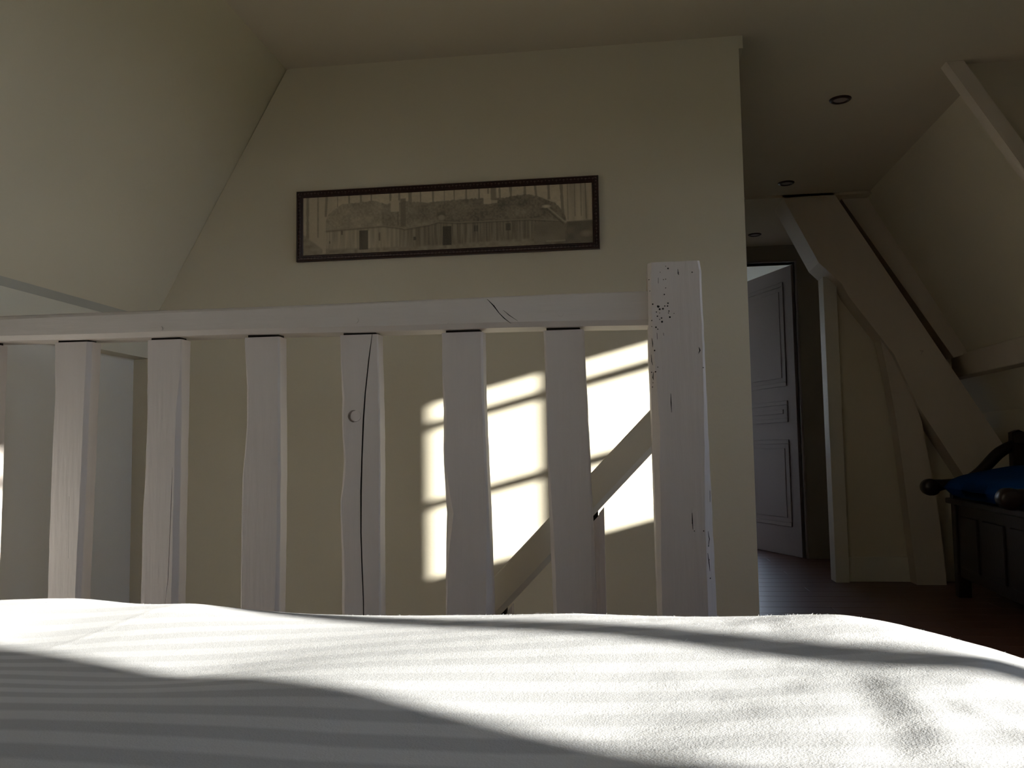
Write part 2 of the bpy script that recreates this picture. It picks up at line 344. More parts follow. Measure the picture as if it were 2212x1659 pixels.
# ------------------------------------------------------------------ door, ajar into the far room
hinge = Vector((DX1-.002, YE+.03, 0)); ang = math.atan2(.562, -.225)
door = struct(empty('door_1', hinge, ang), 'grey panelled door standing open at the end of the corridor')
# local x runs along the leaf, local -y is the face seen from the corridor... face towards +y local
LW = .745
def leaf_part(mb, name, par=door): o = mb.build(name, 'door', par); return o
leaf = MB(); leaf.bbox(0, LW, -.02, .02, .003, 2.0, .002); lf = leaf_part(leaf, 'leaf')
for nm, z0, z1 in (('upper', 1.17, 1.90), ('middle', .92, 1.07), ('lower', .20, .80)):
    mb = MB()
    for yy in (-.02, .02):
        s_ = 1 if yy > 0 else -1
        y0_, y1_ = sorted((yy, yy+.010*s_))
        mb.bbox(.10, LW-.10, y0_, y1_, z0, z0+.03, .004); mb.bbox(.10, LW-.10, y0_, y1_, z1-.03, z1, .004)
        mb.bbox(.10, .13, y0_, y1_, z0+.03, z1-.03, .004); mb.bbox(LW-.13, LW-.10, y0_, y1_, z0+.03, z1-.03, .004)
        y0_, y1_ = sorted((yy, yy+.005*s_)); mb.bbox(.16, LW-.16, y0_, y1_, z0+.06, z1-.06, .003)
    leaf_part(mb, 'panel_moulding')
b = MB(); b.bbox(DX1, DX1+.014, YE-.012, YE+.09, 0, DZ, .002); b.bbox(DX0, DX1+.014, YE-.012, YE+.09, DZ, DZ+.012, .002)
struct(b.build('trim_7', 'door'), 'thin frame lining the doorway at the end of the corridor')

# ------------------------------------------------------------------ railing
rail = tag(empty('stair_railing', (-.7, 2.02, 0)), 'white painted oak railing with wavy balusters between bed and stairwell', 'railing')
def interp(prof, t):
    if not prof: return 0
    for (a, va), (c, vc) in zip(prof, prof[1:]):
        if t <= c: return va + (vc-va)*max(0, min(1, (t-a)/(c-a)))
    return prof[-1][1]
def hewn(name, x0, x1, y0, y1, z0, z1, left, right, lch, rch, m_='wood', n=34, parent=rail, slantT=0):
    """hand-hewn upright: outline offsets and chamfer widths vary with height (profiles of (z, metres))"""
    rings = []
    for i in range(n+1):
        z = z0 + (z1-z0)*i/n
        a = x0 + interp(left, z) + random.uniform(-.0006, .0006); c = x1 + interp(right, z) + random.uniform(-.0006, .0006)
        l = max(.0015, interp(lch, z)); r = max(.0015, interp(rch, z))
        rings.append([(a, y1, z), (a, y0+max(.004, l*1.5), z), (a+l, y0, z), (c-r, y0, z), (c, y0+max(.003, r*.8), z), (c, y1, z)])
    mb = MB(); mb.loft(rings)
    return local(mb.build(name, m_, parent), parent)
RB = 1.045
def zz(y, x=800): return .74 - (y - (1031 - .0158*(x-1106)))/1890*2.03      # picture row -> height at the railing
bal = [
 (-1.66, -1.562, [], [(.4, -.003), (.75, -.001), (1.0, .0)], [(0, .004)], [(0, .003), (1.04, .003)]),
 (-1.402, -1.306, [(.4, -.004), (.7, -.002), (.9, .004), (1.04, .002)], [(.4, -.013), (.7, -.006), (1.04, .002)], [(.4, .005), (.9, .004), (1.0, .001)], [(.4, .011), (1.04, .010)]),
 (-1.155, -1.066, [(.38, -.008), (.6, -.006), (.8, .001), (1.04, .0)], [(.4, -.004), (1.04, .0)], [(.4, .004), (.8, .004), (1.04, .002)], [(.4, .013), (.85, .011), (.95, .002), (1.04, .002)]),
 (-.906, -.813, [(.38, -.006), (.70, -.003), (.83, .005), (1.0, .0)], [(.4, -.003), (.7, .0), (1.04, -.004)], [(.38, .006), (.62, .003), (.78, .008), (.92, .009), (1.04, .002)], [(.4, .008), (1.04, .004)]),
 (-.667, -.572, [(.38, .0), (.62, .001), (.75, .007), (.85, .002), (.95, .002), (1.04, .0)], [(.4, .002), (.8, .003), (1.04, -.002)],
   [(.38, .012), (.50, .011), (.62, .002), (.70, .010), (.80, .005), (.88, .010), (.95, .004), (1.04, .003)], [(.4, .003), (1.04, .002)]),
 (-.418, -.322, [(.38, .002), (1.04, -.002)], [(.4, .014), (.7, .006), (.85, .001), (1.04, .0)],
   [(.38, .003), (.50, .008), (.60, .022), (.66, .012), (.74, .004), (.82, .010), (.88, .006), (.95, .002), (1.04, .004)], [(.4, .014), (.6, .005), (1.04, .005)]),
 (-.181, -.088, [(.38, .011), (.6, .006), (.8, .005), (.95, .003), (1.04, .0)], [(.4, .016), (.7, .009), (1.04, .0)],
   [(.38, .009), (.55, .010), (.7, .004), (.75, .001), (.85, .004), (1.0, .006), (1.04, .002)], [(.4, .010), (.6, .003), (1.04, .003)]),
]
bo = []
for i, (x0, x1, l, r, lc, rc) in enumerate(bal):
    top = 1.046 - .014*max(0, (x0+1.766+.05)/1.826)**1.5 - .0112
    o = hewn('baluster', x0, x1, 2.0, 2.045, 0, top-.003, l, r, lc, rc); bo.append(o)
    mb = MB(); mb.box(x0+.008, x1-.008, 2.006, 2.04, top-.008, top+.02); local(mb.build('tenon', 'bare', rail), rail)
# cracks and holes as real cuts
def crack(pts, w=.0016, y0=1.9, d=.11):
    mb = MB()
    top = [(x-ww, z) for (x, z), ww in zip(pts, [w*(.35 if i in (0, len(pts)-1) else random.uniform(.6, 1.3)) for i in range(len(pts))])]
    bot = [(x+ww, z) for (x, z), ww in zip(pts, [w*(.35 if i in (0, len(pts)-1) else random.uniform(.6, 1.3)) for i in range(len(pts))])]
    mb.prism(top + bot[::-1], 'y', y0, y0+d); return mb
def merge(*mbs):
    out = MB()
    for q in mbs: out.add(q.v, q.f)
    return out
def px(xp, yp, Y):
    d = F_ + R_*((xp-1106)/FOC) - U_*((yp-829.5)/FOC); t = Y/d.y; return (d.x*t, CAM_H+d.z*t)
P20 = lambda pts: [px(a, b_, 2.0) for a, b_ in pts]
c5 = crack(P20([(804, 722), (797, 775), (789, 850), (785, 905), (782, 990), (780, 1060), (780, 1150), (782, 1215), (785, 1300), (786, 1400)]), .0017, 1.99, .022)
hx, hz = px(765, 899, 2.0)
cut(bo[4], c5)
hb = MB(); hb.cyl((hx-.002, 1.99, hz), (.12, 1, 0), .0145, .022, 24, 0)
cut(bo[4], hb, ('wood',))
mb = MB(); mb.cyl((hx+.0045, 1.998, hz), (0, 1, 0), .0125, .02, 20); local(mb.build('dowel_plug', 'wood', rail), rail)
cut(bo[2], crack(P20([(372, 1010), (370, 1080), (366, 1180), (363, 1250), (357, 1300), (356, 1400)]), .0005, 1.99, .014))
cut(bo[1], crack([(px(150, 1100, 2.0)[0], .5), (px(149, 1100, 2.0)[0], .65)], .0003, 1.99, .012))
# worm holes and pegs
# top rail, slightly tapering, chamfered under, rounded above
rings = []
N = 60
for i in range(N+1):
    x = -1.766 + (1.766+.060)*i/N
    t = i/N; zt = 1.098 + .0012*math.sin(9*t) ; zb = 1.046 - .014*t**1.5 + .0008*math.sin(17*t)
    rd = .010*(1-t)**1.5 + .0035
    rings.append([(x, 1.972, zb+.002), (x, 1.970, zt-rd), (x, 1.970+rd*.35, zt-rd*.35), (x, 1.972+rd, zt), (x, 2.072, zt-.002), (x, 2.078, zt-.008), (x, 2.078, zb-.004), (x, 2.070, zb-.008), (x, 1.985, zb-.009)])
mb = MB(); mb.loft(rings); tr = local(mb.build('top_rail', 'woodx', rail), rail)
P97 = lambda pts: [px(a, b_, 1.97) for a, b_ in pts]
cut(tr, crack(P97([(1052, 646), (1066, 660), (1078, 676), (1090, 688), (1103, 698)]), .0014, 1.95, .045))
cut(tr, crack(P97([(1087, 670), (1100, 681), (1118, 693)]), .0010, 1.95, .035))
for (a, c_, r_, dz_) in ((347, 710, .0065, .003), (768, 692, .008, .0012), (965, 697, .004, .0015), (1211, 677, .008, .0012)):
    X, Z = px(a, c_, 1.97)
    mb = MB(); mb.cyl((X, 1.9705-dz_, Z), (0, 1, 0), r_*.85, .012, 16, r2=r_); local(mb.build('peg', 'woodx', rail), rail)
# newel post
post = hewn('newel_post', .063, .187, 1.950, 2.085, 0, 1.158,
  [(.38, .001), (.60, .0), (.8, -.001), (1.0, -.003), (1.158, -.002)], [(.38, .002), (.55, -.001), (.75, -.004), (1.0, -.0075), (1.14, -.009), (1.158, -.012)],
  [(.38, .007), (.5, .009), (.6, .012), (.7, .012), (.78, .016), (.86, .013), (.93, .011), (1.0, .008), (1.05, .007), (1.13, .007), (1.158, .009)],
  [(.38, .020), (.5, .018), (.62, .016), (.75, .010), (.9, .006), (1.0, .004), (1.158, .005)], n=48)
P95 = lambda a, c_: px(a, c_, 1.95)
worm = [(1443, 580, 2.0), (1465, 589, 1.5), (1438, 575, 1), (1495, 588, 1.5), (1433, 604, 1), (1438, 603, 1.1), (1402, 603, 1.2), (1426, 588, .9), (1404, 628, 1), (1438, 622, 1.1), (1435, 636, 1.6), (1436, 645, 1),
 (1410, 657, 1.8), (1443, 655, 1.9), (1442, 661, 1.8), (1422, 662, 3.2), (1425, 668, 2.4), (1432, 667, 2.3), (1436, 661, 1.6), (1445, 672, 1.5), (1444, 676, 1.2), (1418, 674, 1.4), (1425, 676, 1), (1420, 683, 1.7), (1425, 690, 1.2),
 (1429, 687, 1.8), (1430, 695, 2.4), (1447, 685, 2.2), (1408, 692, 1.4), (1417, 707, 2.0), (1421, 711, 1.4), (1408, 705, 1), (1456, 677, 1.0), (1414, 757, 1.9), (1416, 803, 1.8), (1421, 793, 1.2), (1408, 803, 1.4), (1410, 835, 1.3), (1411, 826, 1.1), (1525, 759, 1.2), (1519, 794, 1.3), (1495, 1130, 1.0), (1500, 1147, 1.2), (1520, 1147, 1.6), (1532, 1210, 1.5), (1531, 1180, 1.3), (1535, 1250, 1.5)]
ws = []
for a, c_, r_ in worm:
    X, Z = P95(a, c_); w = MB(); w.cyl((X, 1.935, Z), (0, 1, 0), r_/1000*.95, .035 if a < 1510 and a > 1412 else .045, 8); ws.append(w)
cut(post, merge(*ws))
slits = [[(1464, 581), (1465, 592), (1467, 594)], [(1422, 600), (1422, 612)], [(1419, 719), (1420, 733)], [(1433, 719), (1434, 725)], [(1408, 730), (1410, 742), (1410, 750)], [(1407, 765), (1408, 780), (1410, 788)], [(1412, 803), (1411, 815), (1412, 820)],
  [(1449, 850), (1449.5, 870), (1450.5, 891)], [(1495, 1108), (1496, 1125), (1497, 1144)], [(1530, 1148), (1533, 1165), (1531, 1180)], [(1529, 1195), (1532, 1215), (1534, 1235)], [(1510, 750), (1512, 757), (1509, 764)], [(1534, 1060), (1535, 1085)]]
cut(post, merge(*[crack([P95(a, c_) for a, c_ in s_], .0011, 1.935, .05 if s_[0][0] < 1420 or s_[0][0] > 1520 else .03) for s_ in slits]))
X, Z = P95(1427, 650); mb = MB(); mb.cyl((X, 1.9492, Z), (0, 1, 0), .011, .012, 18); local(mb.build('peg', 'wood', rail), rail)

# ------------------------------------------------------------------ sloping stair handrail behind the railing
hr = tag(empty('stair_handrail', (-.3, 2.2, 0)), 'pale sloping stair handrail with short balusters behind the railing', 'handrail')
sl = 1.028
def along(x, off): return .841 + sl*(x-.066) + off
rings = []
for i in range(13):
    x = -1.3 + (1.3+.10)*i/12
    ht = .0945
    rings.append([(x, 2.166, along(x, -.004)), (x, 2.172, along(x, 0)), (x, 2.228, along(x, 0)), (x, 2.232, along(x, -.005)), (x, 2.232, along(x, -ht)), (x, 2.226, along(x, -ht-.004)), (x, 2.178, along(x, -ht-.014)), (x, 2.166, along(x, -ht+.006))])
mb = MB(); mb.loft(rings); local(mb.build('handrail', 'trim', hr), hr)
for i, x1 in enumerate((-.055, -.287, -.519, -.751)):
    x0 = x1-.095
    p = [(x0, along(x0, -.125)), (x0, -1.6), (x1, -1.6), (x1, along(x1, -.111))]
    mb = MB(); mb.prism([(x0, -1.55), (x1-.012, -1.55), (x1-.012, along(x1-.012, -.122)), (x0, along(x0, -.122))], 'y', 2.178, 2.225)
    mb.prism([(x1-.012, -1.55), (x1, -1.55), (x1, along(x1, -.116)), (x1-.012, along(x1-.012, -.118))], 'y', 2.185, 2.222)
    o = mb.build('baluster', 'wood', hr)
    if i == 0:
        X, Z = px(1278, 1172, 2.178); c = MB(); c.cyl((X, 2.17, Z), (0, 1, 0), .0035, .02, 10); cut(o, c)
    local(o, hr)
    mb = MB(); mb.box(x0+.01, x1-.015, 2.19, 2.215, along(x0, -.14), along(x1, -.10)-.01); local(mb.build('tenon', 'bare', hr), hr)
mb = MB(); mb.prism([(-1.5, along(-1.5, -.80)), (.10, along(.10, -.80)), (.10, along(.10, -1.0)), (-1.5, along(-1.5, -1.0))], 'y', 2.17, 2.23); local(mb.build('stringer', 'trim', hr), hr)
st = tag(empty('staircase', (-.6, 2.6, -1)), 'dark wooden stair treads going down behind the railing', 'stairs')
for k in range(8):
    mb = MB(); mb.bbox(.41-.20*(k+1)-.02, .41-.20*k, 2.24, YB-.001, -.20*(k+1)-.03, -.20*(k+1), .004); local(mb.build('tread', 'floor', st), st)
    mb = MB(); mb.box(.41-.20*k-.02, .41-.20*k, 2.24, YB-.001, -.20*(k+1), -.20*k-.03); local(mb.build('riser', 'trim', st), st)

# ------------------------------------------------------------------ picture
pic = tag(empty('picture_frame', (-.607, YB, 1.558)), 'long dark carved frame with a sepia print of thatched farmhouses', 'picture')
PX0, PX1, PZ0, PZ1 = -1.146, -.0665, 1.430, 1.686
BWD = .0235
prof = [(0, 0), (0, .012), (.002, .015), (.005, .015), (.007, .012), (.013, .014), (.0165, .010), (.019, .011), (.0235, .006), (.0235, 0)]
def framebar(p0, p1, inward):
    p0 = Vector(p0); p1 = Vector(p1); d = (p1-p0).normalized(); inw = Vector(inward)
    r0_ = [(p0 + inw*a + d*a) + Vector((0, -h, 0)) for a, h in prof]; r1_ = [(p1 + inw*a - d*a) + Vector((0, -h, 0)) for a, h in prof]
    mb = MB(); mb.loft([r0_, r1_]); return mb
yb = YB-.0005
cn = [(PX0, yb, PZ0), (PX1, yb, PZ0), (PX1, yb, PZ1), (PX0, yb, PZ1)]
for i, inw in enumerate([(0, 0, 1), (-1, 0, 0), (0, 0, -1), (1, 0, 0)]):
    local(framebar(cn[i], cn[(i+1) % 4], inw).build('frame_bar', 'frame', pic), pic)
orn = MB()
def leaf_(c, t, s_, w=1.0):
    """a small carved leaf pair with a bead"""
    t = Vector(t); n = Vector((0, -1, 0)); u = t.cross(n)
    for sg in (-1, 1):
        for k, (aa, ln) in enumerate(((35, 1.0), (75, .8))):
            dr = t*math.cos(math.radians(aa))*sg + u*math.sin(math.radians(aa)); sd = dr.cross(n)
            b0 = c - u*s_*.35
            p = [b0, b0 + dr*s_*.5*ln + sd*s_*.16, b0 + dr*s_*ln, b0 + dr*s_*.5*ln - sd*s_*.16, b0 + dr*s_*.5*ln + n*s_*.32]
            orn.add(p, [(0, 1, 4), (1, 2, 4), (2, 3, 4), (3, 0, 4)])
for (pa, pb, inw) in ((cn[0], cn[1], (0, 0, 1)), (cn[1], cn[2], (-1, 0, 0)), (cn[2], cn[3], (0, 0, -1)), (cn[3], cn[0], (1, 0, 0))):
    pa = Vector(pa); pb = Vector(pb); L = (pb-pa).length; n = int(L/.0125); d = (pb-pa)/L
    for k in range(n):
        c = pa + d*(L*(k+.5)/n) + Vector(inw)*.0105 + Vector((0, -.0125, 0))
        if min((c-pa).length, (c-pb).length) < .010: continue
        leaf_(c, d, .0062 if k % 2 else .0048)
        orn.add([c + Vector(v)*.0013 + Vector(inw)*(.004 if k % 2 else -.003) for v in ((1, 0, 0), (0, 0, 1), (-1, 0, 0), (0, 0, -1), (0, -1.4, 0))], [(0, 1, 4), (1, 2, 4), (2, 3, 4), (3, 0, 4)])
o = orn.build('carving', 'orn', pic, flip=False); o['kind'] = 'stuff'; local(o, pic)
# the print, painted cell by cell from simple shapes
ix0, ix1, iz0, iz1 = PX0+.0225, PX1-.0225, PZ0+.0225, PZ1-.0225
NU, NV = 520, 112
uu, vv = np.meshgrid((np.arange(NU+1))/NU, (np.arange(NV+1))/NV)          # v down
cx = 172 + uu*(2030-172); cv = vv                                           # cx: measured column
def noise2(sx, sy, seed):
    r = np.random.RandomState(seed); g = r.rand(sy+2, sx+2)
    gx = uu*sx; gy = vv*sy; i = gx.astype(int); j = gy.astype(int); fx = gx-i; fy = gy-j
    fx = fx*fx*(3-2*fx); fy = fy*fy*(3-2*fy)
    return (g[j, i]*(1-fx)+g[j, i+1]*fx)*(1-fy) + (g[j+1, i]*(1-fx)+g[j+1, i+1]*fx)*fy
val = .40 + .06*(noise2(30, 6, 1)-.5) + .05*(noise2(140, 30, 2)-.5)         # pale sky
def paint(mask, v, a=1.0):
    global val
    val = val*(1-a*mask) + v*a*mask
def band(x, c, w, s_=3.0): return np.clip((w/2 + s_/2 - np.abs(x-c))/s_, 0, 1)
def rect(xa, xb, va, vb, s_=4.0): return np.clip((cx-xa)/s_+.5, 0, 1)*np.clip((xb-cx)/s_+.5, 0, 1)*np.clip((vv-va)/.012+.5, 0, 1)*np.clip((vb-vv)/.012+.5, 0, 1)
wood_haze = np.clip((1880-cx)/60, 0, 1)
paint(1-wood_haze, .27+.12*noise2(110, 2, 5), .8); paint(np.clip((420-cx)/60, 0, 1), .33, .6)
for tx, w, dn, s_ in ((203, 18, .72, 0), (272, 9, .70, 0), (330, 15, .35, -20), (402, 5, .25, 0), (478, 12, .22, 10), (556, 13, .2, 8), (625, 9, .22, 0), (750, 13, .2, 0), (808, 13, .2, 0), (878, 24, .25, 0), (946, 8, .3, 0), (1027, 11, .3, 0), (1100, 5, .2, 0), (1163, 8, .22, 0), (1240, 12, .22, 0),
        (1322, 11, .22, 0), (1380, 10, .15, 0), (1411, 26, .28, 0), (1452, 12, .2, 12), (1522, 15, .22, 12), (1612, 15, .2, 0), (1676, 13, .34, 40), (1760, 15, .25, 8), (1838, 18, .60, 18), (1878, 5, .6, 0), (1922, 6, .55, 0), (1960, 5, .55, 0), (1988, 9, .6, 6)):
    paint(band(cx, tx + s_*vv, w*(.8+.4*noise2(3, 18, tx)))*np.clip((dn-vv)/.02+.5, 0, 1), .20, .85)
ridge = np.interp(cx, [300, 340, 430, 520, 640, 720, 800, 840, 1000, 1060, 1300, 1480, 1560, 1640, 1720, 1800, 1850, 1870], [.60, .30, .13, .12, .10, .17, .17, .14, .19, .17, .16, .17, .14, .13, .20, .30, .45, .60]) + .02*(noise2(160, 1, 9)-.5)
eave = np.interp(cx, [300, 600, 700, 820, 840, 1000, 1060, 1200, 1400, 1640, 1860], [.59, .56, .55, .60, .62, .57, .53, .56, .56, .56, .62])
roof = np.clip((vv-ridge)/.015, 0, 1)*np.clip((eave-vv)/.015, 0, 1)*np.clip((cx-310)/10, 0, 1)*np.clip((1870-cx)/10, 0, 1)
tone = np.interp(cx, [300, 500, 690, 700, 820, 900, 1060, 1200, 1500, 1860], [.27, .27, .29, .235, .22, .24, .22, .20, .19, .19])
paint(roof, tone + .07*(noise2(200, 40, 3)-.5) + .09*(noise2(26, 7, 4)-.5))
wallm = np.clip((vv-eave)/.012, 0, 1)*np.clip((cx-300)/8, 0, 1)*np.clip((1865-cx)/8, 0, 1)
paint(wallm, .31 + .12*(noise2(230, 3, 6)-.5) - np.clip((cx-700)/2500, 0, .1))
paint(np.clip(1-np.abs(vv-eave-.01)/.03, 0, 1)*np.clip((cx-310)/8, 0, 1)*np.clip((1865-cx)/8, 0, 1), .13, .75)
gr = np.interp(cx, [172, 300, 700, 1100, 1660, 1870, 2030], [.62, .88, .90, .90, .86, .62, .60])
paint(np.clip((vv-gr)/.04, 0, 1), .25 + .08*(noise2(90, 20, 8)-.5) - np.clip((cx-1600)/3500, 0, .08))
paint(np.clip((cx-1865)/8, 0, 1)*np.clip((vv-.62)/.02, 0, 1), .15 + .04*noise2(40, 9, 12))
paint(rect(1664, 1858, .62, .96), .21 + .05*(noise2(30, 10, 13)-.5)); paint(rect(1740, 1860, .93, .95), .32, .7)
paint(np.clip(1-((cx-1990)/45)**2 - ((vv-.84)/.07)**2, 0, 1), .27, .8)
paint(rect(302, 324, .35, .98), .37, .8)
for (xa, xb, va, vb, v) in ((545, 604, .61, .94, .10), (1087, 1143, .61, .93, .08), (1288, 1298, .62, .72, .10), (1302, 1312, .62, .72, .10), (1488, 1520, .61, .73, .11), (426, 436, .60, .67, .12), (346, 354, .77, .81, .12), (898, 915, .76, .82, .09), (604, 612, .62, .92, .40), (672, 684, .66, .80, .16), (1556, 1562, .60, .74, .18), (816, 850, .10, .58, .17), (795, 802, .30, .55, .16)):
    paint(rect(xa, xb, va, vb), v, .85)
paint(rect(752, 806, .13, .32), .40, .9); paint(rect(725, 812, .13, .17), .38, .8); paint(rect(1350, 1400, .10, .27), .42, .9); paint(rect(1400, 1438, .21, .26), .38, .8)
paint(rect(1395, 1432, .0, .20), .22, .8); paint(np.clip(1-((cx-1745)/34)**2-((vv-.36)/.035)**2, 0, 1)*1.0, .44, .95)
dl = np.interp(cx, [1750, 1862], [.37, .64]); paint(np.clip(1-np.abs(vv-dl)/.028, 0, 1)*rect(1752, 1862, .3, .7), .36, .8); paint(np.clip(1-np.abs(vv-dl-.05)/.03, 0, 1)*rect(1760, 1850, .3, .7), .13, .8)
paint(np.clip(1.5-((cx-1078)/36)**2*1.5-((vv-.43)/.085)**2*1.5, 0, 1), .14, .8); paint(np.clip(1.5-((cx-1080)/27)**2*1.5-((vv-.46)/.055)**2*1.5, 0, 1), .29, .9)
val = np.clip((val-.24)*1.5+.285 + .03*(RNG.rand(*val.shape)-.5), .02, .9)
me = bpy.data.meshes.new('print')
vs = [(ix0+(ix1-ix0)*i/NU, YB-.0062, iz1-(iz1-iz0)*j/NV) for j in range(NV+1) for i in range(NU+1)]
fs = [(j*(NU+1)+i, (j+1)*(NU+1)+i, (j+1)*(NU+1)+i+1, j*(NU+1)+i+1) for j in range(NV) for i in range(NU)]
me.from_pydata(vs, [], fs)
ca = me.color_attributes.new('ink', 'FLOAT_COLOR', 'POINT')
t_ = val.ravel(); arr = np.stack([t_*1.18, t_*1.0, t_*.72, np.ones_like(t_)], 1).astype(np.float32); ca.data.foreach_set('color', arr.ravel())
pm = bpy.data.materials.new('sepia_print'); pm.use_nodes = True; nn = pm.node_tree.nodes
at = nn.new('ShaderNodeVertexColor'); at.layer_name = 'ink'; pm.node_tree.links.new(at.outputs[0], nn['Principled BSDF'].inputs['Base Color']); nn['Principled BSDF'].inputs['Roughness'].default_value = .6
me.materials.append(pm); o = bpy.data.objects.new('print', me); COL.objects.link(o); o.parent = pic; local(o, pic)
o['label'] = 'sepia panoramic print of thatched farmhouses and bare trees'

# ------------------------------------------------------------------ ceiling spotlights
for (x, y_, zc, lab) in ((.905, 3.60, CH, 'round recessed ceiling spotlight nearest the bed, with dark bronze ring'),
                     (.889, 4.718, CH, 'round recessed ceiling spotlight in the middle of the three, before the rafter beam'),
                     (.878, 5.786, CH-.014, 'small recessed ceiling spotlight farthest away, above the open door')):
    e = tag(empty('ceiling_spotlight', (x, y_, zc)), lab, 'ceiling light', 'recessed spotlights in a line along the corridor ceiling')
    n = 28; rings = []
    for (r_, h) in ((.026, -.0015), (.029, -.006), (.037, -.007), (.0425, -.003), (.0435, 0)):
        rings.append([(r_*math.cos(2*math.pi*k/n), r_*math.sin(2*math.pi*k/n), h) for k in range(n)])
    mb = MB(); mb.loft(rings, cap=False); mb.build('ring', 'bronze', e, smooth=True)
    mb = MB(); mb.cyl((0, 0, -.003), (0, 0, 1), .027, .003, 24, r2=.027); mb.build('lamp_face', 'lens', e)

# ------------------------------------------------------------------ bench and cushion
bang = math.atan2(1.60-1.53, 4.62-3.50)         # the bench stands slightly askew
ben = tag(empty('settle_bench', (1.53, 3.50, 0), -bang), 'dark oak chest bench with curved scroll arms under the right slope', 'bench')
BL = 1.13; BD = .33
# local: y along the seat front (near to far), x into the slope
def bp(mb, name, m_='darkwood', **k): return mb.build(name, m_, ben, **k)
mb = MB(); mb.bbox(-.02, BD, -.02, BL+.02, .455, .482, .006); bp(mb, 'seat')
mb = MB(); mb.bbox(.012, .03, .06, BL-.06, .10, .455, .003); bp(mb, 'front_panel')
for y0_, y1_ in ((.10, .36), (.43, .70), (.77, 1.03)):
    mb = MB(); mb.bbox(.004, .016, y0_, y1_, .15, .40, .005); bp(mb, 'raised_panel')
mb = MB(); mb.bbox(.012, BD, .01, .035, .10, .455, .003); bp(mb, 'side_panel')
mb = MB(); mb.bbox(.012, BD, BL-.035, BL-.01, .10, .455, .003); bp(mb, 'side_panel')
for yy in (0, BL-.06):
    mb = MB(); mb.bbox(.0, .06, yy, yy+.06, 0, .456, .004); bp(mb, 'leg')
    mb = MB(); mb.prism([(BD-.055, 0), (BD, 0), (BD, .5), (BD+.012, .76), (BD+.005, .80), (BD-.02, .812), (BD-.05, .80), (BD-.055, .5)], 'y', yy, yy+.055); bp(mb, 'back_post')
    # arm: scroll in front, sweeping up to the back post
    pts = [(-.097, .538), (-.04, .548), (.02, .555), (.075, .570), (.13, .605), (.18, .655), (.225, .705), (.29, .738)]
    rad = [.036, .026, .023, .022, .025, .029, .029, .026]
    pp = []; rr = []
    for i in range(len(pts)-1):
        for q in range(4):
            t = q/4; pp.append((pts[i][0]*(1-t)+pts[i+1][0]*t, yy+.028, pts[i][1]*(1-t)+pts[i+1][1]*t)); rr.append(rad[i]*(1-t)+rad[i+1]*t)
    pp.append((pts[-1][0], yy+.028, pts[-1][1])); rr.append(rad[-1])
    for _ in range(4):
        pp = [pp[0]] + [tuple((np.array(pp[i-1])+2*np.array(pp[i])+np.array(pp[i+1]))/4) for i in range(1, len(pp)-1)] + [pp[-1]]
    mb = MB(); mb.tube(pp, rr, 14, flat=1.15); am = bp(mb, 'arm', smooth=True)
    n = 26
    rings = [[(-.099 + r_*math.cos(2*math.pi*k/n), yy+.028+h, .536 + r_*math.sin(2*math.pi*k/n)) for k in range(n)] for r_, h in ((.004, -.046), (.030, -.045), (.040, -.036), (.042, 0), (.040, .036), (.030, .045), (.004, .046))]
    mb = MB(); mb.loft(rings); bp(mb, 'scroll', smooth=True)
    mb = MB(); mb.bbox(-.005, .04, yy+.008, yy+.05, .48, .535, .004); bp(mb, 'arm_support')
mb = MB(); mb.bbox(BD-.045, BD-.01, .055, BL-.055, .745, .80, .006); bp(mb, 'back_rail')
mb = MB(); mb.bbox(BD-.045, BD-.015, .055, BL-.055, .50, .53, .006); bp(mb, 'back_rail')
for k in range(7):
    yy = .15 + k*.135; mb = MB(); mb.bbox(BD-.038, BD-.020, yy, yy+.04, .53, .735, .003); bp(mb, 'back_slat')
# cushion: puffy, leaning up a little at the back
cu = MB(); nx, ny = 14, 28; top = []; bot = []
for j in range(ny+1):
    for i in range(nx+1):
        a = i/nx; c = j/ny; x = -.055 + a*.33; y_ = .066 + c*(BL-.135)
        e_ = (max(0, 1-(2*a-1)**6)*max(0, 1-(2*c-1)**8))**.5
        th = .5*(.10 + .075*a)*e_; zc = .486 + .5*(.10+.075*a)
        top.append((x, y_, zc + th + .004*math.sin(9*c+3*a))); bot.append((x, y_, zc - min(th, .5*(.10+.075*a)-.001)))
n_ = len(top); fs = []
for j in range(ny):
    for i in range(nx):
        q = j*(nx+1)+i; fs += [(q, q+1, q+nx+2, q+nx+1), (n_+q, n_+q+nx+1, n_+q+nx+2, n_+q+1)]
rim = [i for i in range(nx+1)] + [j*(nx+1)+nx for j in range(1, ny+1)] + [ny*(nx+1)+i for i in range(nx-1, -1, -1)] + [j*(nx+1) for j in range(ny-1, 0, -1)]
for a, c in zip(rim, rim[1:]+rim[:1]): fs.append((a, c, c+n_, a+n_))
cu.add(top+bot, fs); o = cu.build('seat_cushion', 'blue', smooth=True)
o.location = (1.53, 3.50, 0); o.rotation_euler = (0, 0, -bang)
tag(o, 'thick deep blue cushion lying on the dark bench', 'cushion')

# ------------------------------------------------------------------ bed
bed = tag(empty('bed', (-.38, .2, 0)), 'low bed hidden under the white striped duvet', 'bed')
mb = MB(); mb.bbox(-1.15, .36, -1.0, 1.18, .24, .47, .05); local(mb.build('mattress', 'mattress', bed, smooth=False), bed)
mb = MB(); mb.bbox(-1.17, .38, -1.02, 1.20, .12, .235, .01); local(mb.build('bed_base', 'darkwood', bed), bed)
for x in (-1.14, .30):
    for y_ in (-.98, 1.10):
        mb = MB(); mb.bbox(x, x+.06, y_, y_+.06, 0, .12, .004); local(mb.build('leg', 'darkwood', bed), bed)
